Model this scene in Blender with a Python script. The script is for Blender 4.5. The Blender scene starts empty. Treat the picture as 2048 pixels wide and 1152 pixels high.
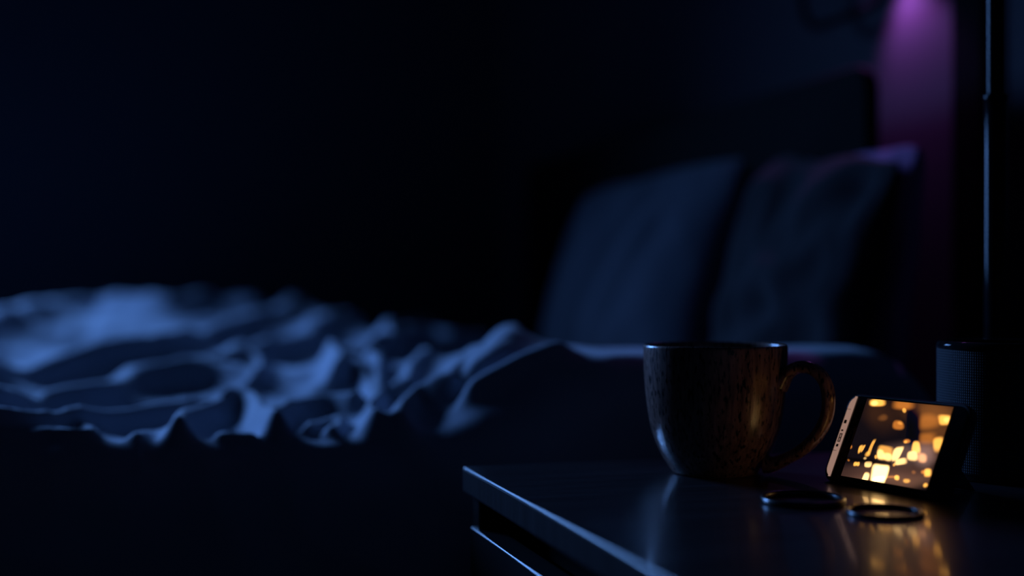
import bpy, bmesh, math
import numpy as np
from mathutils import Vector, Matrix

# ------------------------------------------------------------------ camera
sc = bpy.context.scene
C = sc.collection
CZ = 0.6925                      # camera height; the table top is 0.1425 below it
TZ = CZ - 0.1425
YAW = math.radians(16.15)
FW = np.array([math.sin(YAW), math.cos(YAW)])
RT = np.array([math.cos(YAW), -math.sin(YAW)])
FPX = 2600.0
cam_d = bpy.data.cameras.new('camera'); cam = bpy.data.objects.new('camera', cam_d); C.objects.link(cam)
cam.location = (0, 0, CZ); cam.rotation_euler = (math.radians(90), 0, -YAW)
cam_d.sensor_width = 36; cam_d.lens = FPX / 2048 * 36; cam_d.clip_start = 0.02
cam_d.dof.use_dof = True; cam_d.dof.focus_distance = 0.935; cam_d.dof.aperture_fstop = 1.75
sc.camera = cam
# ------------------------------------------------------------------ world, exposure
w = bpy.data.worlds.new('night'); sc.world = w; w.use_nodes = True
w.node_tree.nodes['Background'].inputs[0].default_value = (0.10, 0.16, 0.42, 1)
w.node_tree.nodes['Background'].inputs[1].default_value = 0.06
vs = sc.view_settings
vs.view_transform = 'Standard'; vs.look = 'None'; vs.exposure = 0; vs.gamma = 1; vs.use_curve_mapping = False
# ------------------------------------------------------------------ window light (street light and moon outside the window)
WINX, WINZ, WINW, WINH = -1.00, 1.52, 1.05, 1.3
WALLY = 3.60
def area(name, loc, target, size, energy, col, spread=180):
    L = bpy.data.lights.new(name, 'AREA'); L.shape = 'RECTANGLE'; L.size, L.size_y = size
    L.energy = energy; L.color = col; L.spread = math.radians(spread)
    o = bpy.data.objects.new(name, L); C.objects.link(o); o.location = loc
    o.rotation_euler = (Vector(target) - Vector(loc)).to_track_quat('-Z', 'Y').to_euler()
    return o
area('window_light', (WINX - 0.10, WALLY + 0.40, WINZ + 0.10), (-0.25, 1.70, 0.5), (1.0, 0.9), 21, (0.145, 0.37, 1.0), 62)

# ------------------------------------------------------------------ helpers
def at(px, py, depth):           # a point in the room from direction and distance
    l = (px - 1024) / FPX * depth
    p = FW * depth + RT * l
    return np.array([p[0], p[1], CZ + (576 - py) / FPX * depth])

def link(o, parent=None):
    C.objects.link(o)
    if parent is not None: o.parent = parent
    return o

def mesh_obj(name, verts, faces, mat, parent=None, smooth=True):
    me = bpy.data.meshes.new(name); me.from_pydata([tuple(map(float, v)) for v in verts], [], [tuple(map(int, f)) for f in faces]); me.update()
    if smooth: me.polygons.foreach_set('use_smooth', [True] * len(me.polygons))
    me.materials.append(mat)
    return link(bpy.data.objects.new(name, me), parent)

def bm_obj(name, bm, mat, parent=None, smooth=False, loc=None):
    me = bpy.data.meshes.new(name); bmesh.ops.recalc_face_normals(bm, faces=bm.faces[:]); bm.to_mesh(me); bm.free()
    if smooth:
        me.polygons.foreach_set('use_smooth', [True] * len(me.polygons)); me.set_sharp_from_angle(angle=math.radians(40))
    me.materials.append(mat)
    o = link(bpy.data.objects.new(name, me), parent)
    if loc is not None: o.location = loc
    return o

def box(bm, lo, hi, bev=0.0, seg=3):
    m = bmesh.new(); bmesh.ops.create_cube(m, size=1)
    lo, hi = Vector(lo), Vector(hi)
    for v in m.verts:
        v.co = Vector((lo[i] + (v.co[i] + 0.5) * (hi[i] - lo[i]) for i in range(3)))
    if bev: bmesh.ops.bevel(m, geom=m.edges[:], offset=bev, segments=seg, profile=0.5, affect='EDGES')
    t = bpy.data.meshes.new('t'); m.to_mesh(t); m.free(); bm.from_mesh(t); bpy.data.meshes.remove(t)
    return bm

def B(lo, hi, bev=0.0, seg=3): return box(bmesh.new(), lo, hi, bev, seg)

def lathe(name, prof, mat, parent=None, n=72, loc=(0, 0, 0), closed=False):
    V, Fc = [], []
    m = len(prof)
    for i in range(n):
        a = 2 * math.pi * i / n
        for r, z in prof: V.append((r * math.cos(a), r * math.sin(a), z))
    for i in range(n):
        j = (i + 1) % n
        for k in range(m - 1 if not closed else m):
            k2 = (k + 1) % m
            Fc.append((i * m + k, j * m + k, j * m + k2, i * m + k2))
    o = mesh_obj(name, V, Fc, mat, parent)
    bm = bmesh.new(); bm.from_mesh(o.data); bmesh.ops.remove_doubles(bm, verts=bm.verts[:], dist=1e-6)
    bmesh.ops.recalc_face_normals(bm, faces=bm.faces[:]); bm.to_mesh(o.data); bm.free()
    o.data.polygons.foreach_set('use_smooth', [True] * len(o.data.polygons)); o.data.set_sharp_from_angle(angle=math.radians(50))
    o.location = loc
    return o

def spline(P, n):                # Catmull-Rom through the points
    P = np.array(P, float); P = np.vstack([2 * P[0] - P[1], P, 2 * P[-1] - P[-2]])
    out = []
    for i in range(1, len(P) - 2):
        for t in np.linspace(0, 1, n, endpoint=False):
            a, b, c, d = P[i - 1], P[i], P[i + 1], P[i + 2]
            out.append(0.5 * ((2 * b) + (c - a) * t + (2 * a - 5 * b + 4 * c - d) * t * t + (3 * b - a - 3 * c + d) * t ** 3))
    out.append(P[-2]); return np.array(out)

def sweep(name, path, radii, mat, parent=None, n=16, up=(0, 1, 0), closed=False):
    path = np.array(path, float); m = len(path); V, Fc = [], []
    up = np.array(up, float)
    for i, p in enumerate(path):
        if closed: t = path[(i + 1) % m] - path[i - 1]
        else: t = path[min(i + 1, m - 1)] - path[max(i - 1, 0)]
        t /= np.linalg.norm(t); s = up - t * (up @ t); s /= np.linalg.norm(s); q = np.cross(t, s)
        ra, rb = radii(i / (m - 1)) if callable(radii) else radii
        for k in range(n):
            a = 2 * math.pi * k / n; V.append(p + s * math.cos(a) * ra + q * math.sin(a) * rb)
    for i in range(m if closed else m - 1):
        j = (i + 1) % m
        for k in range(n):
            k2 = (k + 1) % n; Fc.append((i * n + k, i * n + k2, j * n + k2, j * n + k))
    if not closed:
        Fc.append(tuple(range(n))[::-1]); Fc.append(tuple((m - 1) * n + k for k in range(n)))
    o = mesh_obj(name, V, Fc, mat, parent)
    bm = bmesh.new(); bm.from_mesh(o.data); bmesh.ops.recalc_face_normals(bm, faces=bm.faces[:]); bm.to_mesh(o.data); bm.free()
    return o

def thing(name, label, cat, loc=(0, 0, 0), group=None):
    o = bpy.data.objects.new(name, None); C.objects.link(o); o.location = loc; o.empty_display_size = 0.05
    return tag(o, label, cat, group)

def tag(o, label, cat, group=None):
    o['label'] = label; o['category'] = cat
    if group: o['group'] = group
    return o

def struct(o, label=None):
    o['kind'] = 'structure'
    if label: o['label'] = label
    return o

class Nz:                        # smooth pseudo noise: sums of warped sines
    def __init__(s, seed, n=14):
        r = np.random.RandomState(seed); a = r.rand(n) * 2 * np.pi; k = np.exp(r.uniform(-0.6, 0.6, n))
        s.k = np.stack([np.cos(a) * k, np.sin(a) * k]); s.p = r.rand(n) * 2 * np.pi; s.n = n
    def __call__(s, x, y):
        o = np.zeros_like(x)
        for i in range(s.n): o += np.sin(s.k[0, i] * x + s.k[1, i] * y + s.p[i])
        return o / math.sqrt(s.n / 2)

# ------------------------------------------------------------------ materials
def mat(name, col, rough=0.6, spec=0.5, metal=0.0, sheen=0.0, bump=None, vary=None, coat=0.0):
    m = bpy.data.materials.new(name); m.use_nodes = True; nt = m.node_tree; b = nt.nodes['Principled BSDF']
    b.inputs['Base Color'].default_value = (*col, 1); b.inputs['Roughness'].default_value = rough
    b.inputs['Specular IOR Level'].default_value = spec; b.inputs['Metallic'].default_value = metal
    b.inputs['Sheen Weight'].default_value = sheen; b.inputs['Coat Weight'].default_value = coat; b.inputs['Coat Roughness'].default_value = 0.09
    tc = nt.nodes.new('ShaderNodeTexCoord')
    if vary:                     # (scale vector, second colour, detail, lo, hi)
        mp = nt.nodes.new('ShaderNodeMapping'); mp.inputs['Scale'].default_value = vary[0]
        nz = nt.nodes.new('ShaderNodeTexNoise'); nz.inputs['Scale'].default_value = 1; nz.inputs['Detail'].default_value = vary[2]
        rp = nt.nodes.new('ShaderNodeValToRGB'); rp.color_ramp.elements[0].position = vary[3]; rp.color_ramp.elements[1].position = vary[4]
        rp.color_ramp.elements[0].color = (*vary[1], 1); rp.color_ramp.elements[1].color = (*col, 1)
        nt.links.new(tc.outputs['Object'], mp.inputs[0]); nt.links.new(mp.outputs[0], nz.inputs[0])
        nt.links.new(nz.outputs[0], rp.inputs[0]); nt.links.new(rp.outputs[0], b.inputs['Base Color'])
    if bump:                     # (scale vector, strength, distance, detail)
        mp = nt.nodes.new('ShaderNodeMapping'); mp.inputs['Scale'].default_value = bump[0]
        nz = nt.nodes.new('ShaderNodeTexNoise'); nz.inputs['Scale'].default_value = 1; nz.inputs['Detail'].default_value = bump[3]
        bp = nt.nodes.new('ShaderNodeBump'); bp.inputs['Strength'].default_value = bump[1]; bp.inputs['Distance'].default_value = bump[2]
        nt.links.new(tc.outputs['Object'], mp.inputs[0]); nt.links.new(mp.outputs[0], nz.inputs[0])
        nt.links.new(nz.outputs[0], bp.inputs['Height']); nt.links.new(bp.outputs[0], b.inputs['Normal'])
    return m

def emis(name, col, strength):
    m = bpy.data.materials.new(name); m.use_nodes = True; nt = m.node_tree; nt.nodes.clear()
    e = nt.nodes.new('ShaderNodeEmission'); e.inputs[0].default_value = (*col, 1); e.inputs[1].default_value = strength
    o = nt.nodes.new('ShaderNodeOutputMaterial'); nt.links.new(e.outputs[0], o.inputs[0]); return m

M = {}
M['wall'] = mat('painted_plaster', (0.060, 0.052, 0.066), 0.85, 0.2, bump=((60, 60, 60), 0.15, 0.003, 4))
M['far_wall'] = mat('dark_painted_plaster', (0.035, 0.044, 0.06), 0.85, 0.2, bump=((60, 60, 60), 0.15, 0.003, 4))
M['pale_wall'] = mat('pale_painted_plaster', (0.20, 0.17, 0.16), 0.85, 0.2, bump=((60, 60, 60), 0.15, 0.003, 4))
M['ceiling'] = mat('ceiling_paint', (0.22, 0.20, 0.19), 0.9, 0.1)
M['floor'] = mat('dark_floor_boards', (0.05, 0.035, 0.028), 0.45, 0.4, vary=((3, 60, 3), (0.03, 0.02, 0.016), 4, 0.3, 0.7))
M['trim'] = mat('dark_trim', (0.008, 0.008, 0.010), 0.95, 0.03, vary=((20, 20, 20), (0.006, 0.006, 0.008), 2, 0.4, 0.6))
M['frame'] = mat('window_paint', (0.3, 0.3, 0.32), 0.5, 0.4, vary=((20, 20, 20), (0.26, 0.26, 0.28), 2, 0.4, 0.6))
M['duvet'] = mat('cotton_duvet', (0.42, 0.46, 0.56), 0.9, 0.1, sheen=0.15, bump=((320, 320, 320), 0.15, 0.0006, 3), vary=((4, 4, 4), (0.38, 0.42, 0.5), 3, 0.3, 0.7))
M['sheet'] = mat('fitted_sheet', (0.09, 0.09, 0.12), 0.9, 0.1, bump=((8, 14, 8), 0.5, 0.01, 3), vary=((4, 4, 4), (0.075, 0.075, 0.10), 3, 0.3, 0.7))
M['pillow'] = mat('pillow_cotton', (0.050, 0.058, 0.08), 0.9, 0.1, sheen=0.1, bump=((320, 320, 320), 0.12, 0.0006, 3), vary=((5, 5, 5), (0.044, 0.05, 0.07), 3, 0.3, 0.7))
M['pillow_shaded'] = mat('shaded_pillow_cotton', (0.012, 0.012, 0.017), 0.9, 0.1, sheen=0.05, bump=((320, 320, 320), 0.12, 0.0006, 3), vary=((5, 5, 5), (0.010, 0.010, 0.014), 3, 0.3, 0.7))  # near pillow's cotton, darkened to stand in for the shade there
M['pillow_glow'] = mat('purple_glow_cotton', (0.48, 0.20, 0.42), 0.9, 0.1, bump=((320, 320, 320), 0.12, 0.0006, 3), vary=((5, 5, 5), (0.42, 0.18, 0.37), 3, 0.3, 0.7))  # added pillow: lilac stands in for the purple lamp glow on its corner
M['upholstery'] = mat('dark_upholstery', (0.006, 0.006, 0.007), 0.95, 0.1, bump=((400, 400, 400), 0.3, 0.001, 2), vary=((30, 30, 30), (0.005, 0.005, 0.006), 3, 0.3, 0.7))
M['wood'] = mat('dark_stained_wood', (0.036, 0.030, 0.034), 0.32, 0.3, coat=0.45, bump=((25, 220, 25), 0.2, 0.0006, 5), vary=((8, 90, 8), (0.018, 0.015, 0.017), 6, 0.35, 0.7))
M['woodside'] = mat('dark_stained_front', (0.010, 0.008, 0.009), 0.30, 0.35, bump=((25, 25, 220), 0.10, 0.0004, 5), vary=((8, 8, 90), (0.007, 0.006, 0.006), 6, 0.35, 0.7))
M['black_metal'] = mat('black_lacquered_metal', (0.012, 0.012, 0.014), 0.07, 0.06, vary=((40, 40, 40), (0.009, 0.009, 0.01), 2, 0.4, 0.6))
M['black_matte'] = mat('black_matte_plastic', (0.012, 0.012, 0.014), 0.5, 0.3, vary=((60, 60, 60), (0.009, 0.009, 0.01), 2, 0.4, 0.6))
M['hoop'] = mat('black_fabric_cable', (0.004, 0.004, 0.005), 0.95, 0.03, vary=((60, 60, 60), (0.003, 0.003, 0.004), 2, 0.4, 0.6))
M['phone_glass'] = mat('black_phone_glass', (0.004, 0.004, 0.005), 0.12, 0.5, vary=((60, 60, 60), (0.003, 0.003, 0.004), 2, 0.4, 0.6))
M['bracelet'] = mat('dark_bracelet', (0.015, 0.013, 0.013), 0.25, 0.5, vary=((90, 90, 90), (0.01, 0.009, 0.009), 2, 0.4, 0.6))

def mug_material():
    m = mat('speckled_stoneware', (0.075, 0.045, 0.038), 0.24, 0.5); nt = m.node_tree; b = nt.nodes['Principled BSDF']
    tc = nt.nodes.new('ShaderNodeTexCoord')
    def noise(scale, det):
        mp = nt.nodes.new('ShaderNodeMapping'); mp.inputs['Scale'].default_value = scale
        nz = nt.nodes.new('ShaderNodeTexNoise'); nz.inputs['Scale'].default_value = 1; nz.inputs['Detail'].default_value = det
        nt.links.new(tc.outputs['Object'], mp.inputs[0]); nt.links.new(mp.outputs[0], nz.inputs[0]); return nz
    a = noise((420, 420, 130), 3); c = noise((260, 260, 28), 4)
    ra = nt.nodes.new('ShaderNodeValToRGB'); ra.color_ramp.elements[0].position = 0.36; ra.color_ramp.elements[1].position = 0.47
    rc = nt.nodes.new('ShaderNodeValToRGB'); rc.color_ramp.elements[0].position = 0.3; rc.color_ramp.elements[1].position = 0.75
    rc.color_ramp.elements[0].color = (0.12, 0.07, 0.06, 1); rc.color_ramp.elements[1].color = (0.38, 0.22, 0.175, 1)
    nt.links.new(a.outputs[0], ra.inputs[0]); nt.links.new(c.outputs[0], rc.inputs[0])
    mx = nt.nodes.new('ShaderNodeMix'); mx.data_type = 'RGBA'; mx.inputs[6].default_value = (0.008, 0.006, 0.006, 1)
    nt.links.new(ra.outputs[0], mx.inputs[0]); nt.links.new(rc.outputs[0], mx.inputs[7]); nt.links.new(mx.outputs[2], b.inputs['Base Color'])
    bp = nt.nodes.new('ShaderNodeBump'); bp.inputs['Strength'].default_value = 0.35; bp.inputs['Distance'].default_value = 0.0006
    nt.links.new(c.outputs[0], bp.inputs['Height']); nt.links.new(bp.outputs[0], b.inputs['Normal'])
    return m
M['mug'] = mug_material()

def fabric_mesh():
    m = mat('speaker_fabric', (0.03, 0.034, 0.045), 0.75, 0.25); nt = m.node_tree; b = nt.nodes['Principled BSDF']
    uv = nt.nodes.new('ShaderNodeTexCoord'); mp = nt.nodes.new('ShaderNodeMapping')
    nt.links.new(uv.outputs['UV'], mp.inputs[0])
    w1 = nt.nodes.new('ShaderNodeTexWave'); w1.bands_direction = 'X'; w1.inputs['Scale'].default_value = 55; w1.inputs['Distortion'].default_value = 0.4
    w2 = nt.nodes.new('ShaderNodeTexWave'); w2.bands_direction = 'Y'; w2.inputs['Scale'].default_value = 16; w2.inputs['Distortion'].default_value = 1.0
    mul = nt.nodes.new('ShaderNodeMath'); mul.operation = 'MULTIPLY'
    for x in (w1, w2): nt.links.new(mp.outputs[0], x.inputs[0])
    nt.links.new(w1.outputs['Fac'], mul.inputs[0]); nt.links.new(w2.outputs['Fac'], mul.inputs[1])
    rp = nt.nodes.new('ShaderNodeValToRGB'); rp.color_ramp.elements[0].color = (0.012, 0.013, 0.018, 1); rp.color_ramp.elements[1].color = (0.05, 0.056, 0.075, 1)
    nt.links.new(mul.outputs[0], rp.inputs[0]); nt.links.new(rp.outputs[0], b.inputs['Base Color'])
    bp = nt.nodes.new('ShaderNodeBump'); bp.inputs['Strength'].default_value = 0.8; bp.inputs['Distance'].default_value = 0.001
    nt.links.new(mul.outputs[0], bp.inputs['Height']); nt.links.new(bp.outputs[0], b.inputs['Normal'])
    return m
M['fabric'] = fabric_mesh()

# ------------------------------------------------------------------ room shell
WX = 1.00                        # wall behind the headboard
X0, Y0, ZC = -3.4, -1.6, 2.5
struct(bm_obj('floor', B((X0 - .1, Y0 - .1, -0.06), (WX + .1, WALLY + .1, 0)), M['floor']))
struct(bm_obj('ceiling', B((X0 - .1, Y0 - .1, ZC), (WX + .1, WALLY + .1, ZC + .06)), M['ceiling']))
struct(bm_obj('wall_right', B((WX, Y0 - .1, 0), (WX + .1, WALLY + .1, ZC)), M['wall']))
struct(bm_obj('wall_left', B((X0 - .1, Y0 - .1, 0), (X0, WALLY + .1, ZC)), M['pale_wall']))
struct(bm_obj('wall_front', B((X0, Y0 - .1, 0), (WX, Y0, ZC)), M['pale_wall']))
bw = bmesh.new()
wx0, wx1, wz0, wz1 = WINX - WINW / 2, WINX + WINW / 2, WINZ - WINH / 2, WINZ + WINH / 2
box(bw, (X0, WALLY, 0), (wx0, WALLY + .1, ZC)); box(bw, (wx1, WALLY, 0), (WX, WALLY + .1, ZC))
box(bw, (wx0, WALLY, 0), (wx1, WALLY + .1, wz0)); box(bw, (wx0, WALLY, wz1), (wx1, WALLY + .1, ZC))
struct(bm_obj('wall_back', bw, M['far_wall']))
win = bpy.data.objects.new('window_1', None); C.objects.link(win); struct(win)
fb = bmesh.new(); t = 0.05
box(fb, (wx0, WALLY + .02, wz0), (wx0 + t, WALLY + .08, wz1), .004); box(fb, (wx1 - t, WALLY + .02, wz0), (wx1, WALLY + .08, wz1), .004)
box(fb, (wx0 + t, WALLY + .02, wz0), (wx1 - t, WALLY + .08, wz0 + t), .004); box(fb, (wx0 + t, WALLY + .02, wz1 - t), (wx1 - t, WALLY + .08, wz1), .004)
bm_obj('window_frame', fb, M['frame'], win)
bm_obj('mullion', B((WINX - .02, WALLY + .03, wz0 + t), (WINX + .02, WALLY + .07, wz1 - t), .003), M['frame'], win)
bm_obj('window_sill', B((wx0 - .05, WALLY - .12, wz0 - .03), (wx1 + .05, WALLY, wz0), .005), M['frame'], win)
gm = bpy.data.materials.new('window_glass'); gm.use_nodes = True; nt = gm.node_tree; nt.nodes.clear()
tr = nt.nodes.new('ShaderNodeBsdfTransparent'); gl = nt.nodes.new('ShaderNodeBsdfGlossy'); gl.inputs['Roughness'].default_value = 0.02
mx = nt.nodes.new('ShaderNodeMixShader'); mx.inputs[0].default_value = 0.06; out = nt.nodes.new('ShaderNodeOutputMaterial')
nt.links.new(tr.outputs[0], mx.inputs[1]); nt.links.new(gl.outputs[0], mx.inputs[2]); nt.links.new(mx.outputs[0], out.inputs[0])
for a, b in ((wx0 + t, WINX - .02), (WINX + .02, wx1 - t)):
    bm_obj('pane', B((a, WALLY + .048, wz0 + t), (b, WALLY + .052, wz1 - t)), gm, win)
tb = bmesh.new(); box(tb, (WX - .020, 1.345, 0), (WX, 1.412, ZC), .006)
struct(bm_obj('trim_1', tb, M['trim']), 'dark vertical trim strip on the wall beside the headboard')
struct(bm_obj('baseboard_right', B((WX - .015, 1.412, 0), (WX, WALLY, .08), .004), M['trim']))
struct(bm_obj('baseboard_back', B((X0, WALLY - .015, 0), (WX - .015, WALLY, .08), .004), M['trim']))

# ------------------------------------------------------------------ bed
YN, YF = 1.17, 2.78              # mattress sides
bed = thing('bed', 'bed with dark upholstered rounded headboard against the purple-lit wall', 'bed', (0, 0, 0))
hb = bmesh.new()
def rounded_slab(x0, x1, y0, y1, z0, z1, r, bev):
    bm = bmesh.new(); pts = [(y0, z0), (y1, z0)]
    for cx, cz, a0 in ((y1 - r, z1 - r, 0), (y0 + r, z1 - r, 90)):
        for k in range(9):
            a = math.radians(a0 + 90 * k / 8); pts.append((cx + r * math.cos(a), cz + r * math.sin(a)))
    f = bm.faces.new([bm.verts.new((x0, y, z)) for y, z in pts])
    g = bmesh.ops.extrude_face_region(bm, geom=[f])
    for v in [e for e in g['geom'] if isinstance(e, bmesh.types.BMVert)]: v.co.x = x1
    ed = [e for e in bm.edges if abs(e.verts[0].co.x - e.verts[1].co.x) < 1e-6]
    bmesh.ops.bevel(bm, geom=ed, offset=bev, segments=4, profile=0.5, affect='EDGES'); return bm
HX = 0.862
bm_obj('headboard', rounded_slab(HX, HX + .020, 1.412, 2.86, 0.10, CZ + 0.278, 0.035, 0.006), M['upholstery'], bed, smooth=True)
bm_obj('side_rail', B((-1.26, YN - .02, .20), (HX, YN + .015, .34), .008), M['upholstery'], bed)
bm_obj('side_rail', B((-1.26, YF - .015, .20), (HX, YF + .02, .34), .008), M['upholstery'], bed)
bm_obj('foot_rail', B((-1.30, YN - .02, .20), (-1.26, YF + .02, .34), .008), M['upholstery'], bed)
bm_obj('slat_base', B((-1.26, YN + .015, .24), (HX, YF - .015, .27)), M['upholstery'], bed)
for x, y in ((-1.24, YN + .02), (-1.24, YF - .07), (HX - .08, YN + .02), (HX - .08, YF - .07)):
    bm_obj('leg', B((x, y, 0), (x + .05, y + .05, .21), .004), M['trim'], bed)
MT = CZ - 0.165                  # mattress top
mo = bm_obj('mattress', B((-1.24, YN, .272), (HX - .003, YF, MT), .05, 6), M['sheet'], smooth=True)
tag(mo, 'mattress in a dim fitted sheet under the rumpled duvet', 'mattress')

# ------------------------------------------------------------------ duvet
YE = 1.160                       # near edge of the lying part
def sm(a): a = np.clip(a, 0, 1); return a * a * (3 - 2 * a)
def zb(X, Y):                    # mean height of the bedding, heaped towards the head end of the near side
    return -0.135 + 0.053 * (Y - 1.20) + 0.074 * sm((X - 0.20) / 0.24) * sm((1.70 - Y) / 0.42) - 0.085 * (np.clip(Y, 1.2, 1.75) - 1.2) * sm((X - 0.36) / 0.12)
def on_bed(px, py):              # direction -> (X, W); W runs down the side past YE
    l = (px - 1024) / FPX; d = FW + RT * l; k = (576 - py) / FPX
    t = YE / d[1]
    if k * t < zb(d[0] * t, YE): return np.array([d[0] * t, YE - (zb(d[0] * t, YE) - k * t)])
    for t in np.arange(t, 4.0, 0.004):
        if k * t < zb(d[0] * t, d[1] * t): break
    return d * t
def crest(pts, a):               # where a ridge of height a must stand so that its crest shows there
    o = []
    for x, y in pts:
        p = on_bed(x, y); d = max(p[1], YE) * 0.98
        o.append(on_bed(x, y + 0.8 * a * FPX / d) if p[1] > YE + .02 else p)
    return np.array(o)
# (points, height, width)
RIDGES = [
 ([(-60, 650), (0, 640), (100, 618), (220, 600), (330, 612), (420, 600), (510, 602)], .034, .055),
 ([(430, 600), (470, 592), (520, 600)], .022, .05),
 ([(-60, 735), (0, 722), (100, 708), (200, 698), (290, 693), (400, 674), (500, 645), (580, 618), (640, 590)], .034, .050),
 ([(640, 588), (690, 590), (760, 618), (860, 636)], .030, .09),
 ([(610, 610), (640, 640), (610, 665)], .018, .035),
 ([(-60, 800), (0, 785), (100, 772), (230, 762), (290, 742), (400, 735), (490, 742)], .030, .040),
 ([(280, 742), (430, 728), (470, 700), (520, 685), (620, 662), (780, 655), (900, 650)], .026, .042),
 ([(-40, 858), (60, 848), (150, 830), (300, 806), (460, 788)], .024, .030),
 ([(340, 870), (380, 830), (430, 800), (475, 785), (520, 806), (560, 860)], .024, .020),
 ([(560, 850), (575, 815), (600, 798), (650, 792), (705, 796)], .024, .022),
 ([(490, 760), (500, 735), (490, 715)], .018, .025),
 ([(685, 750), (695, 710), (722, 684), (745, 694)], .034, .026),
 ([(715, 700), (735, 760), (748, 800), (757, 860)], .020, .013),
 ([(762, 700), (764, 760), (760, 840)], .020, .013),
 ([(755, 690), (830, 682), (900, 684), (960, 680)], .044, .045),
 ([(760, 885), (800, 840), (832, 798), (860, 775), (925, 755)], .024, .022),
 ([(800, 770), (840, 740), (870, 725)], .016, .02),
 ([(915, 745), (960, 712), (1010, 685), (1070, 660)], .026, .04),
 ([(980, 748), (1030, 725), (1105, 695)], .024, .028),
 ([(630, 880), (650, 850), (690, 838), (695, 850), (670, 872)], .012, .013),
 ([(80, 848), (150, 856), (162, 878), (120, 888), (60, 880)], .012, .014),
 ([(440, 880), (500, 912)], .012, .015),
 ([(250, 890), (330, 860)], .010, .015),
 ([(-30, 890), (60, 886)], .010, .015),
]
HOLLOWS = [((600, 728), .022, .085, .10), ((430, 700), .014, .06, .06), ((220, 676), .028, .14, .09), ((20, 700), .024, .10, .07), ((60, 752), .018, .12, .05), ((420, 650), .014, .10, .10), ((170, 815), .014, .09, .035),
           ((380, 775), .012, .07, .04), ((560, 780), .012, .06, .03), ((660, 815), .010, .04, .03)]

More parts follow.
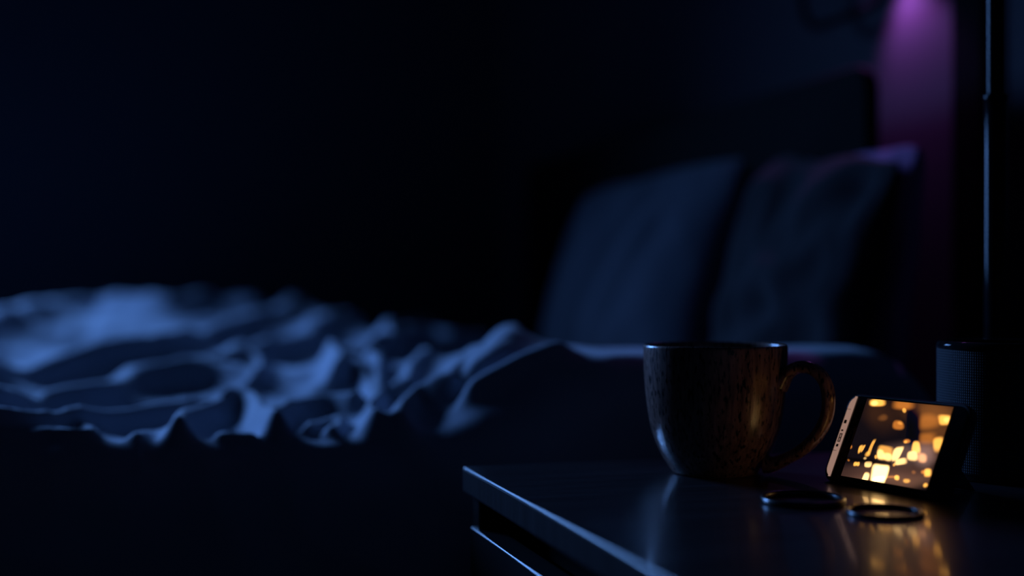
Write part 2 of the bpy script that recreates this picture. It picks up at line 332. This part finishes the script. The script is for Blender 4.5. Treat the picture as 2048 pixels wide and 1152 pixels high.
def duvet():
    xs = np.concatenate([np.linspace(-1.18, -0.42, 90, endpoint=False), np.arange(-0.42, 0.665, 0.0040)])
    # unrolled coordinate W: YF side (hang), top, round edge, near hang
    Wt = np.arange(2.86 + 0.25, YE - 0.40, -0.0045)
    R = 0.045
    e1 = np.clip(Wt - 2.80, 0, None); e2 = np.clip(YE - Wt, 0, None); e = e1 + e2; a = np.minimum(e / R, math.pi / 2); sg = np.where(e1 > 0, 1, -1)
    yb = np.where(e > 0, np.where(e1 > 0, 2.80, YE) + sg * R * np.sin(a), Wt)
    dz = R * (1 - np.cos(a)) + np.clip(e - R * math.pi / 2, 0, None)
    base = np.stack([yb, dz, sg * np.sin(a), np.cos(a)], -1)
    X, W = np.meshgrid(xs, Wt, indexing='ij')
    n1, n2, n3, n4 = Nz(3), Nz(8), Nz(21), Nz(5)
    wx = X + 0.008 * n1(X * 22, W * 22); wy = W + 0.008 * n2(X * 22, W * 22)
    acc = np.zeros_like(X)
    for pts, a, wd in RIDGES:
        P = spline(crest(pts, a), 5)
        dist = np.full_like(X, 1e9)
        for p, q in zip(P[:-1], P[1:]):
            dx, dy = q - p; L2 = dx * dx + dy * dy + 1e-12
            tt = np.clip(((wx - p[0]) * dx + (wy - p[1]) * dy) / L2, 0, 1)
            dist = np.minimum(dist, np.hypot(wx - p[0] - tt * dx, wy - p[1] - tt * dy))
        h = 1.08 * a / (1 + (dist / (wd * 0.56)) ** 2.6)
        acc += h ** 3
    H = acc ** (1 / 3)
    for (px, py), a, rx, ry in HOLLOWS:
        c = on_bed(px, py); H -= a * np.exp(-((X - c[0]) / rx) ** 2 - ((W - c[1]) / ry) ** 2)
    # broad swell and small wrinkles
    H += 0.006 * n3(X * 9, W * 8) * np.exp(-((X - 0.0) / 2.0) ** 2)
    fold = 1 - np.abs(n4(X * 30 + 2 * n1(X * 8, W * 8), W * 26)); H += 0.0032 * np.clip(fold, -1, 1)
    wide = 1 - np.abs(n2(X * 11 + 1.2 * n3(X * 4, W * 4), W * 15)); H += 0.020 * np.clip(wide, -0.6, 1) * sm((-0.22 - X) / 0.25)
    fine = 1 - np.abs(n2(X * 75, W * 60 + 1.5 * n3(X * 20, W * 20))); H += 0.0009 * np.clip(fine, -1, 1)
    # hanging folds on the near side
    dn = np.clip((YE - W) / 0.30, 0, 1)
    hang = np.sin(X * 34 + 2.2 * n1(X * 5, W * 2)) * 0.5 + 0.5 * n3(X * 16, W * 3)
    H += 0.017 * dn * hang + 0.012 * dn
    # turned back towards the pillows: the near edge slips away towards the head end
    Wc = np.clip(W, YE, 2.80)
    base_y = base[:, 0][None, :] + base[:, 2][None, :] * H
    ext = 0.105 * sm((1.30 - W) / 0.10)                    # the near corner reaches past the pillow
    Xo = X + ext * sm((X - 0.45) / 0.21)
    endr = np.clip((Xo - (0.60 + ext)) / 0.065, 0, 1)
    base_z = zb(X, Wc) - base[:, 1][None, :] + base[:, 3][None, :] * H - 0.045 * endr ** 2.2 * (W > YE - .1)
    inside = (base_y > YN - .01) & (base_y < YF)
    base_z = np.where(inside, np.maximum(base_z, MT - CZ + 0.009), base_z)
    nx, ny = X.shape
    V = np.stack([Xo + 0.006 * n2(X * 12, W * 12), base_y, base_z + CZ], -1)
    # keep clear of the mattress
    I = np.arange(nx * ny).reshape(nx, ny)
    Fq = np.stack([I[:-1, :-1], I[:-1, 1:], I[1:, 1:], I[1:, :-1]], -1).reshape(-1, 4)
    V = V.reshape(-1, 3)
    me = bpy.data.meshes.new('duvet'); me.vertices.add(len(V)); me.vertices.foreach_set('co', V.ravel())
    me.loops.add(Fq.size); me.loops.foreach_set('vertex_index', Fq.ravel().astype(np.int32))
    me.polygons.add(len(Fq)); me.polygons.foreach_set('loop_start', np.arange(0, Fq.size, 4, dtype=np.int32))
    me.polygons.foreach_set('use_smooth', np.ones(len(Fq), bool)); me.update(calc_edges=True); me.validate()
    me.materials.append(M['duvet'])
    o = link(bpy.data.objects.new('duvet', me))
    sd = o.modifiers.new('thick', 'SOLIDIFY'); sd.thickness = 0.006; sd.offset = -1
    return o
tag(duvet(), 'rumpled blue-lit duvet with deep folds spread over the bed', 'duvet')

# ------------------------------------------------------------------ pillows
def pillow(name, label, W_, H_, T, loc, rot, seed, creases, matl, group=None, puff=0.5):
    N = 90; u = np.linspace(-1, 1, N); U, Vv = np.meshgrid(u, u, indexing='ij')
    n1, n2 = Nz(seed), Nz(seed + 50)
    prof = (np.clip(1 - np.abs(U) ** 2.6, 0, 1) * np.clip(1 - np.abs(Vv) ** 2.6, 0, 1)) ** puff
    sag = 1 - 0.18 * Vv                                   # fuller at the bottom
    pin = 1 - 0.03 * (1 - Vv ** 2) - 0.07 * np.abs(Vv) ** 6, 1 - 0.03 * (1 - U ** 2) - 0.07 * np.abs(U) ** 6   # rounded corners
    edge = np.minimum(1 - np.abs(U), 1 - np.abs(Vv)); wr = np.clip(edge * 4, 0, 1)
    sides = []
    for sgn in (-1, 1):
        th = T / 2 * prof * sag
        th = th + wr * (0.004 * n1(U * 5, Vv * 4) + 0.0025 * (1 - np.abs(n2(U * 9 + 1.5 * n1(U * 3, Vv * 3), Vv * 5))))
        for (a, b), (c, d), dep, wd in creases:
            dx, dy = c - a, d - b; tt = np.clip(((U - a) * dx + (Vv - b) * dy) / (dx * dx + dy * dy), 0, 1)
            ds = np.hypot(U - a - tt * dx + .03 * n1(U * 6, Vv * 6), Vv - b - tt * dy)
            th = th + wr * (-dep * np.exp(-(ds / wd) ** 2) + 0.6 * dep * np.exp(-((ds - 2 * wd) / wd) ** 2)) * (1 if sgn < 0 else 0.2)
        th = np.maximum(th, 0.0)
        Y = U * W_ / 2 * pin[0] + 0.004 * n2(Vv * 5, U * 0) * np.abs(U)
        Z = Vv * H_ / 2 * pin[1] + 0.006 * n1(U * 4, Vv * 0) * np.abs(Vv)
        sides.append(np.stack([sgn * th, Y, Z], -1).reshape(-1, 3))
    V = np.vstack(sides); I = np.arange(N * N).reshape(N, N); q = np.stack([I[:-1, :-1], I[:-1, 1:], I[1:, 1:], I[1:, :-1]], -1).reshape(-1, 4)
    Fq = np.vstack([q[:, ::-1], q + N * N])
    o = mesh_obj(name, V, Fq, matl)
    bm = bmesh.new(); bm.from_mesh(o.data); bmesh.ops.remove_doubles(bm, verts=bm.verts[:], dist=1e-5); bmesh.ops.recalc_face_normals(bm, faces=bm.faces[:]); bm.to_mesh(o.data); bm.free()
    o.data.polygons.foreach_set('use_smooth', [True] * len(o.data.polygons))
    o.location = loc; o.rotation_euler = rot
    return tag(o, label, 'pillow', group)
lean = math.radians(15)
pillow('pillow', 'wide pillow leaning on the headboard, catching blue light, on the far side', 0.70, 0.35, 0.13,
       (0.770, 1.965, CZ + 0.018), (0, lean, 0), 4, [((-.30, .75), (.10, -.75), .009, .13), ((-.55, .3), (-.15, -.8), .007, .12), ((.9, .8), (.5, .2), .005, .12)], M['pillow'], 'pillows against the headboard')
pillow('pillow', 'square pillow with shade put into its colour, leaning at the near end of the headboard, top corner lit purple', 0.385, 0.335, 0.090,
       (0.760, 1.405, CZ - 0.002), (math.radians(3), lean, math.radians(-4)), 11, [((-.9, -.35), (-.1, -.2), .008, .14), ((-.1, -.2), (.8, -.6), .008, .14), ((-.8, .8), (-.2, .3), .005, .14)], M['pillow_shaded'], 'pillows against the headboard')

pillow('pillow', 'added pillow behind the shaded one, coloured lilac for the purple lamp glow on its corner', 0.30, 0.325, 0.052,
       (0.828, 1.414, CZ + 0.012), (0, lean * 0.5, 0), 23, [((-.9, .9), (-.5, .2), .003, .10)], M['pillow_glow'], 'pillows against the headboard', puff=0.30)

# ------------------------------------------------------------------ nightstand
NX0, NX1, NYa, NYb = 0.251, 0.86, 0.36, 1.010
ns = thing('nightstand', 'dark wooden nightstand with glossy top and recessed drawer grip', 'nightstand', ((NX0 + NX1) / 2, (NYa + NYb) / 2, 0))
def nsb(name, lo, hi, bev, m):
    o = bm_obj(name, B(lo, hi, bev, 3), m); o.parent = ns; o.matrix_parent_inverse = Matrix.Translation(-ns.location); return o
nsb('top_board', (NX0, NYa, TZ - .021), (NX1, NYb, TZ), .0026, M['wood'])
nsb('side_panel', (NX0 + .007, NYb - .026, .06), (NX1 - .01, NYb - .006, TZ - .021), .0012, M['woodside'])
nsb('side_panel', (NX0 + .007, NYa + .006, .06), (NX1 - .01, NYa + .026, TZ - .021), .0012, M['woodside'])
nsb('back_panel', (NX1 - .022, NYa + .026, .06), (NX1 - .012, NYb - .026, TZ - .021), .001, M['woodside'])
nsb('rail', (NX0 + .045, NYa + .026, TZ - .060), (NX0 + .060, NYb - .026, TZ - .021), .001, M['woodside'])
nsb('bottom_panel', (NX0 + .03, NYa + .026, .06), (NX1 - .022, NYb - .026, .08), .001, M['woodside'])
zt = TZ - .0465
for k in range(2):
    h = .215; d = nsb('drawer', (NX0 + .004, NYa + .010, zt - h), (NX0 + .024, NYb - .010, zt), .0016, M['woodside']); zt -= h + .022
for x, y in ((NX0 + .02, NYa + .02), (NX0 + .02, NYb - .06), (NX1 - .06, NYa + .02), (NX1 - .06, NYb - .06)):
    nsb('foot', (x, y, 0), (x + .04, y + .04, .061), .003, M['woodside'])

# ------------------------------------------------------------------ mug
mp_ = at(1430, 576, 1.004); MX, MY = mp_[0], mp_[1]
mug = thing('mug', 'dark speckled stoneware mug with handle on the nightstand', 'mug', (MX, MY, TZ))
outer = [(0.0, .0032), (.026, .0032), (.0285, .0008), (.0310, 0), (.0330, .0012), (.0358, .0052), (.0410, .0135), (.0460, .0245), (.0497, .037), (.0527, .056), (.0543, .073), (.0550, .088), (.0552, .0955), (.0549, .0980), (.0540, .0990), (.0528, .0986), (.0519, .0970), (.0513, .088), (.0505, .073), (.0490, .056), (.0460, .037), (.042, .0245), (.035, .014), (.02, .0085), (0, .008)]
P = spline(outer, 4)
lathe('body', [(max(r, 0), z) for r, z in P], M['mug'], mug, 128)
ha = -math.radians(30) - YAW
hd = np.array([math.cos(ha), math.sin(ha)])
hp = [(.0505, .0690), (.0570, .0775), (.0660, .0832), (.0765, .0825), (.0850, .0750), (.0888, .0620), (.0872, .0470), (.0800, .0330), (.0690, .0220), (.0580, .0150), (.0470, .0095), (.0410, .0090)]
hp = spline(hp, 7)
path = [(r * hd[0], r * hd[1], z) for r, z in hp]
sweep('handle', path, lambda t: (0.0075 + 0.0035 * abs(2 * t - 1) ** 3, 0.0048 + 0.0030 * max(0, 1 - t * 9) + 0.0022 * max(0, t * 6 - 5)), M['mug'], mug, 20, up=(-hd[1], hd[0], 0))
lathe('coffee', [(0, .040), (.040, .040), (.0452, .0402)], mat('dark_coffee', (0.02, 0.01, 0.006), 0.08, 0.5, vary=((30, 30, 30), (0.015, 0.008, 0.005), 2, .4, .6)), mug, 64)

# ------------------------------------------------------------------ phone
PL, PH, PT = 0.1155, 0.0697, 0.0085
ph = thing('phone', 'phone propped on its side showing a glowing orange city-lights picture', 'phone', (0.4867, 0.8601, TZ))
yaw, ln = -1.3304, 0.4481
ux = Vector((math.cos(yaw), math.sin(yaw), 0)); nh = Vector((-math.sin(yaw), math.cos(yaw), 0))
uz = Vector((0, 0, 1)) * math.cos(ln) + nh * math.sin(ln); un = uz.cross(ux)       # un: out of the back
un = -un if un.dot(nh) < 0 else un
Rm = Matrix((ux, un, uz)).transposed().to_4x4()
def P3(x, y, z): return Rm.to_3x3() @ Vector((x, y, z)) + Vector((0, 0, .0012))
def pobj(name, bm, m, parent=ph, smooth=False):
    o = bm_obj(name, bm, m, None, smooth); o.parent = parent
    if parent is ph: o.matrix_basis = Matrix.Translation((0, 0, PT * math.sin(ln) * 0 + .0012)) @ Rm
    return o
def rrect(x0, x1, z0, z1, r, y0, y1, bev):
    bm = bmesh.new(); pts = []
    for cx, cz, a0 in ((x1 - r, z1 - r, 0), (x0 + r, z1 - r, 90), (x0 + r, z0 + r, 180), (x1 - r, z0 + r, 270)):
        for k in range(8):
            a = math.radians(a0 + 90 * k / 7); pts.append((cx + r * math.cos(a), cz + r * math.sin(a)))
    f = bm.faces.new([bm.verts.new((x, y0, z)) for x, z in pts])
    if y1 != y0:
        g = bmesh.ops.extrude_face_region(bm, geom=[f])
        for v in [e for e in g['geom'] if isinstance(e, bmesh.types.BMVert)]: v.co.y = y1
        if bev:
            ed = [e for e in bm.edges if abs(e.verts[0].co.y - e.verts[1].co.y) < 1e-7]
            bmesh.ops.bevel(bm, geom=ed, offset=bev, segments=3, profile=0.5, affect='EDGES')
    return bm
pobj('case', rrect(0, PL, 0, PH, .0105, 0.0, PT, .0018), M['black_matte'], smooth=True)
pobj('front_glass', rrect(.0022, PL - .0022, .0022, PH - .0022, .0090, -.0005, .001, .0003), M['phone_glass'], smooth=True)
# display: a picture of city lights out of focus
SX0, SX1, SZ0, SZ1 = .0195, .0995, .0050, .0660
def display():
    nu, nv = 240, 180
    u = np.linspace(0, 1, nu); v = np.linspace(0, 1, nv); U, Vv = np.meshgrid(u, v, indexing='ij')
    TL, TR, BR, BL = map(np.array, ((465., 140.), (1045., 205.), (885., 745.), (270., 645.)))
    Q = (1 - U)[..., None] * ((1 - Vv)[..., None] * BL + Vv[..., None] * TL) + U[..., None] * ((1 - Vv)[..., None] * BR + Vv[..., None] * TR)
    x, y = Q[..., 0], Q[..., 1]; n1, n2 = Nz(31), Nz(77)
    xw = x + 5 * n1(x / 28, y / 28); yw = y + 5 * n2(x / 28, y / 28)
    col = np.zeros((nu, nv, 3)) + np.array([.006, .004, .006])
    YL, OR, BRN, WH, PE = (1.25, .54, .085), (.70, .21, .025), (.20, .065, .012), (1.9, 1.1, .38), (1.0, .42, .16)
    def blob(cx, cy, rx, ry, c, k=1.0, soft=.25, p=3.0, sh=0.0):
        r = ((np.abs(xw - cx + sh * (yw - cy)) / rx) ** p + (np.abs(yw - cy) / ry) ** p) ** (1 / p)
        soft = soft + .08; m = np.clip((1 + soft - r) / (2 * soft), 0, 1); m = m * m * (3 - 2 * m)
        nonlocal col; col = col + m[..., None] * np.array(c) * k
    # soft large glows
    blob(930, 330, 120, 160, BRN, .55, .7, 2); blob(900, 230, 150, 60, BRN, .5, .7, 2); blob(600, 260, 90, 90, BRN, .12, .8, 2)
    blob(500, 210, 60, 90, BRN, .10, .8, 2); blob(620, 640, 330, 55, (.16, .07, .045), .6, .8, 2); blob(640, 690, 330, 40, (.20, .09, .05), .45, .7, 2)
    blob(760, 510, 160, 60, (.22, .12, .10), .5, .7, 2); blob(870, 520, 60, 70, (.25, .14, .12), .6, .6, 2)
    blob(790, 330, 45, 130, (-.10, -.035, -.004), 1, .4, 3)
    # lights
    blob(537, 170, 52, 25, YL, 1.2, .25, 3); blob(520, 175, 24, 16, WH, .5, .5, 2)
    blob(722, 188, 62, 26, OR, .75, .5); blob(727, 222, 14, 14, YL, .8, .4, 2)
    blob(680, 322, 28, 31, OR, .75, .3, 2.4); blob(690, 305, 12, 12, YL, .3, .6, 2); blob(575, 268, 26, 20, BRN, .6, .6, 2)
    blob(985, 292, 40, 40, YL, 1.15, .22, 3); blob(995, 290, 20, 22, WH, .3, .6, 2)
    blob(888, 300, 55, 42, OR, .42, .5); blob(885, 408, 44, 36, OR, .45, .5); blob(955, 448, 34, 42, YL, 1.15, .3, 2.5)
    blob(808, 470, 31, 40, YL, 1.35, .2, 3); blob(786, 530, 30, 28, WH, .9, .25, 3); blob(850, 535, 30, 26, PE, 1.1, .4, 2.4)
    blob(598, 498, 50, 38, YL, .75, .2, 4, .15); blob(568, 512, 26, 24, WH, .7, .35, 2.5); blob(616, 522, 26, 22, WH, .7, .35, 2.5)
    blob(680, 505, 30, 42, WH, 1.0, .18, 4, .35)
    blob(494, 462, 13, 44, YL, .8, .3, 4, .35); blob(470, 508, 14, 12, YL, .7, .5, 2)
    blob(412, 475, 9, 19, YL, 1.0, .3, 3, .3); blob(430, 473, 8, 17, YL, .9, .3, 3, .3); blob(350, 462, 11, 10, OR, .9, .5, 2)
    blob(376, 573, 11, 16, YL, 1.1, .3, 3, .3); blob(396, 574, 11, 16, YL, 1.1, .3, 3, .3); blob(333, 545, 8, 8, OR, .8, .5, 2)
    blob(473, 578, 24, 21, WH, .8, .2, 3, .2); blob(530, 527, 10, 10, YL, .9, .4, 2); blob(455, 532, 9, 9, WH, .4, .5, 2)
    blob(557, 628, 54, 56, WH, 1.9, .15, 4, .1); blob(555, 680, 42, 30, WH, 1.6, .2, 3); blob(460, 656, 22, 26, WH, 1.3, .25, 3, .3)
    blob(710, 562, 38, 18, WH, .9, .3, 3); blob(662, 574, 12, 10, YL, .8, .5, 2); blob(738, 428, 18, 12, OR, 1.0, .5, 2); blob(730, 432, 9, 8, YL, .6, .5, 2)
    blob(682, 663, 17, 14, YL, 1.3, .3, 2.4); blob(640, 660, 40, 8, OR, .6, .6, 2); blob(748, 673, 18, 10, YL, .8, .4, 2.4)
    blob(890, 635, 28, 26, YL, 1.5, .3, 3); blob(852, 630, 14, 12, OR, 1.0, .4, 2); blob(880, 720, 13, 13, YL, 1.1, .3, 2)
    blob(795, 628, 12, 10, BRN, 1.0, .5, 2)
    # dark waterfront line
    band = np.exp(-((y - (545 + .12 * (x - 400))) / 12) ** 2) * (x < 640); col *= (1 - .6 * band)[..., None]
    col = np.clip(col, .002, None)
    X = SX0 + U * (SX1 - SX0); Z = SZ0 + Vv * (SZ1 - SZ0)
    V = np.stack([X, np.full_like(X, -.0009), Z], -1).reshape(-1, 3)
    I = np.arange(nu * nv).reshape(nu, nv); Fq = np.stack([I[:-1, :-1], I[1:, :-1], I[1:, 1:], I[:-1, 1:]], -1).reshape(-1, 4)
    m = emis('city_lights_picture', (1, 1, 1), 1.05); nt = m.node_tree; a = nt.nodes.new('ShaderNodeVertexColor'); a.layer_name = 'picture'
    nt.links.new(a.outputs[0], [n for n in nt.nodes if n.type == 'EMISSION'][0].inputs[0])
    o = mesh_obj('display', V, Fq, m); at_ = o.data.color_attributes.new('picture', 'FLOAT_COLOR', 'POINT')
    at_.data.foreach_set('color', np.concatenate([col.reshape(-1, 3), np.ones((nu * nv, 1))], 1).ravel().astype(np.float32))
    o.parent = ph; o.matrix_basis = Matrix.Translation((0, 0, .0012)) @ Rm
    o['label'] = 'glowing screen picture of blurred orange city lights'
    return o
display()
# pale bar with icons at the edge
def bar():
    bm = bmesh.new(); pts = [(.0070, .0030), (.0070, .0668)]
    for k in range(7):
        a = math.radians(100 + 80 * k / 6); pts.append((.0108 + .0075 * math.cos(a), .0590 + .0078 * math.sin(a)))
    for k in range(7):
        a = math.radians(180 + 80 * k / 6); pts.append((.0108 + .0075 * math.cos(a), .0108 + .0078 * math.sin(a)))
    bm.faces.new([bm.verts.new((x, -.0009, z)) for x, z in pts]); return bm
bo = pobj('status_bar', bar(), emis('pale_status_bar', (.62, .36, .28), .5))
bo['label'] = 'pale strip with small icons along the phone end'
ic = mat('icon_grey', (.02, .015, .013), .6, .2, vary=((90, 90, 90), (.015, .012, .01), 2, .4, .6))
for z0, z1, x0, x1 in ((.0448, .0475, .0048, .0070), (.0385, .0398, .0050, .0066), (.0300, .0368, .0048, .0054), (.0300, .0368, .0066, .0072), (.0300, .0306, .0054, .0066), (.0362, .0368, .0054, .0066), (.0330, .0336, .0054, .0066), (.0262, .0282, .0050, .0068), (.0560, .0562, .0036, .0069), (.0230, .0232, .0036, .0069)):
    pobj('icon', B((x0, -.0013, z0), (x1, -.0008, z1)), ic, bo)
hbm = bmesh.new()
for a, b in (((.0120, .0300), (.0126, .0400)), ((.0156, .0300), (.0162, .0400)), ((.0126, .0394), (.0156, .0400)), ((.0126, .0300), (.0156, .0306))):
    box(hbm, (a[0], -.0011, a[1]), (b[0], -.0004, b[1]), .0001, 1)
pobj('home_button', hbm, M['black_metal'])
# kickstand folded out behind
kb = bmesh.new()
top = P3(PL * .5, PT, PH * .62); 
k0 = P3(PL * .22, PT, PH * .58); k1 = P3(PL * .80, PT, PH * .58)
foot = nh * .066
f0, f1 = Vector((k0.x, k0.y, .0004)) + nh * .030, Vector((k1.x, k1.y, .0004)) + nh * .030
th = nh * .0026
vs_ = [kb.verts.new(p) for p in (k0, k1, f1, f0, k0 + th, k1 + th, f1 + th, f0 + th)]
for q in ((0, 1, 2, 3), (7, 6, 5, 4), (0, 4, 5, 1), (1, 5, 6, 2), (2, 6, 7, 3), (3, 7, 4, 0)): kb.faces.new([vs_[i] for i in q])
bm_obj('kickstand', kb, M['black_matte'], ph)

# ------------------------------------------------------------------ bracelets
def bracelet(px, py, dia, r, label, sq):
    d = 0.1425 * FPX / (py - 576); p = at(px, py, d)
    n = 72; path = []
    for k in range(n):
        a = 2 * math.pi * k / n; path.append((dia / 2 * math.cos(a) * (1 + .03 * math.sin(2 * a)), dia / 2 * math.sin(a), sq))
    o = sweep('bracelet', path, (sq, r), M['bracelet'], None, 14, up=(0, 0, 1), closed=True)
    o.location = (p[0], p[1], TZ); return tag(o, label, 'bracelet', 'dark bracelets on the nightstand')
bracelet(1606, 1005, .0530, .0019, 'dark ring bracelet lying nearer the mug on the glossy nightstand', .0022)
bracelet(1770, 1029, .0460, .0015, 'dark ring bracelet below the glowing phone, holding its orange reflection', .0016)

# ------------------------------------------------------------------ speaker
sp = at(2012, 576, 0.985)
spk = thing('speaker', 'dark cylindrical fabric speaker behind the phone on the nightstand', 'speaker', (sp[0], sp[1], TZ))
SR = .0500
fo = lathe('fabric_sleeve', [(SR - .0015, .005), (SR - .0003, .0055), (SR, .007), (SR, .0960), (SR - .0004, .0972)], M['fabric'], spk, 96)
uvl = fo.data.uv_layers.new(name='UVMap')
for lp in fo.data.loops:
    c = fo.data.vertices[lp.vertex_index].co; uvl.data[lp.index].uv = ((math.atan2(c.y, c.x) / (2 * math.pi)) % 1.0, c.z / .1)
lathe('base_ring', [(0, 0), (SR - .004, 0), (SR - .002, .001), (SR - .001, .0055), (SR - .004, .0060), (0, .0060)], M['black_matte'], spk, 72)
lathe('top_rim', [(SR - .0010, .0965), (SR + .0004, .0968), (SR + .0006, .0995), (SR - .0004, .1018), (SR - .003, .1026), (SR - .006, .1018), (SR - .0075, .0985), (SR - .0085, .0975), (0, .0975)], M['black_metal'], spk, 96)
for k in range(4):
    a = math.radians(45 + 90 * k); lathe('touch_button', [(0, .0986), (.0042, .0986), (.0048, .0982), (.0050, .0974)], M['black_matte'], spk, 20, (math.cos(a) * .02, math.sin(a) * .02, 0))

# ------------------------------------------------------------------ table lamp with telescopic pole
lp_ = at(1992, 576, 1.096)
lamp = thing('table_lamp', 'black telescopic lamp pole standing behind the speaker', 'lamp', (lp_[0], lp_[1], TZ))
lathe('base', [(0, 0), (.043, 0), (.045, .002), (.045, .008), (.042, .011), (.012, .0125), (0, .0125)], M['black_metal'], lamp, 64)
zj = CZ + (576 - 194) / FPX * 1.096 - TZ
lathe('lower_tube', [(.0093, .012), (.0093, zj - .001), (.0088, zj), (.0072, zj)], M['black_metal'], lamp, 48)
lathe('collar', [(.0072, zj - .003), (.0099, zj - .003), (.0101, zj - .002), (.0101, zj + .0012), (.0096, zj + .002), (.0072, zj + .002)], M['black_metal'], lamp, 48)
lathe('upper_tube', [(.0074, zj - .02), (.0074, zj + .26), (0, zj + .26)], M['black_metal'], lamp, 48)
lathe('lamp_shade', [(.060, zj + .16), (.045, zj + .30), (.044, zj + .30), (.059, zj + .16)], M['upholstery'], lamp, 64, closed=True)
lathe('shade_ring', [(.007, zj + .25), (.051, zj + .25), (.051, zj + .253), (.007, zj + .253)], M['black_metal'], lamp, 48, closed=True)

# ------------------------------------------------------------------ wall lamp with purple bulb
wl = thing('wall_lamp', 'wall lamp with black hoop giving a purple glow beside the headboard', 'lamp', (WX, 1.613, CZ + 0.365))
def wlo(o): o.parent = wl; return o
hz = .013; yb0, yb1 = -.119, .119        # hoop hangs in a plane parallel to the wall
hoop = []; r_ = .055; top_z = .40
for cx, cz, a0 in ((yb1 - r_, top_z - r_, 0), (yb0 + r_, top_z - r_, 90), (yb0 + r_, hz + r_, 180), (yb1 - r_, hz + r_, 270)):
    for k in range(13):
        a = math.radians(a0 + 90 * k / 12); hoop.append((-.050, cx + r_ * math.cos(a), cz + r_ * math.sin(a)))
sweep('hoop', hoop, (.0056, .0056), M['hoop'], wl, 14, up=(1, 0, 0), closed=True)
bm_obj('back_plate', B((-.009, -.100, .10), (-.0005, -.028, .25), .004), M['black_metal'], wl)
bm_obj('arm', B((-.040, -.071, .168), (-.008, -.057, .180), .003), M['black_metal'], wl)
LX, LY = -.036, -.064
lathe('lamp_shade', [(.029, .058), (.025, .16), (.016, .172), (.004, .175), (.004, .1735), (.0152, .1705), (.0238, .159), (.0277, .058)], M['black_matte'], wl, 48, (LX, LY, 0), closed=True)
lathe('bulb', [(0, .080), (.008, .082), (.012, .090), (.012, .100), (.008, .116), (.006, .140), (.006, .165), (0, .165)], emis('purple_bulb', (.62, .16, 1.0), 1.2), wl, 32, (LX, LY, 0))
pl = bpy.data.lights.new('purple_bulb_light', 'SPOT'); pl.energy = 2.4; pl.color = (.60, .17, 1.0); pl.shadow_soft_size = .010; pl.spot_size = math.radians(104); pl.spot_blend = 0.8
po = bpy.data.objects.new('purple_bulb_light', pl); C.objects.link(po); po.rotation_euler = (math.radians(-15), 0, 0); po.location = (LX, LY, .072); po.parent = wl

# unlit bulb inside the table lamp's shade
lathe('bulb', [(0, zj + .185), (.009, zj + .188), (.014, zj + .198), (.014, zj + .208), (.009, zj + .222), (.007, zj + .238), (0, zj + .238)], M['frame'], lamp, 24, (.022, 0, 0))
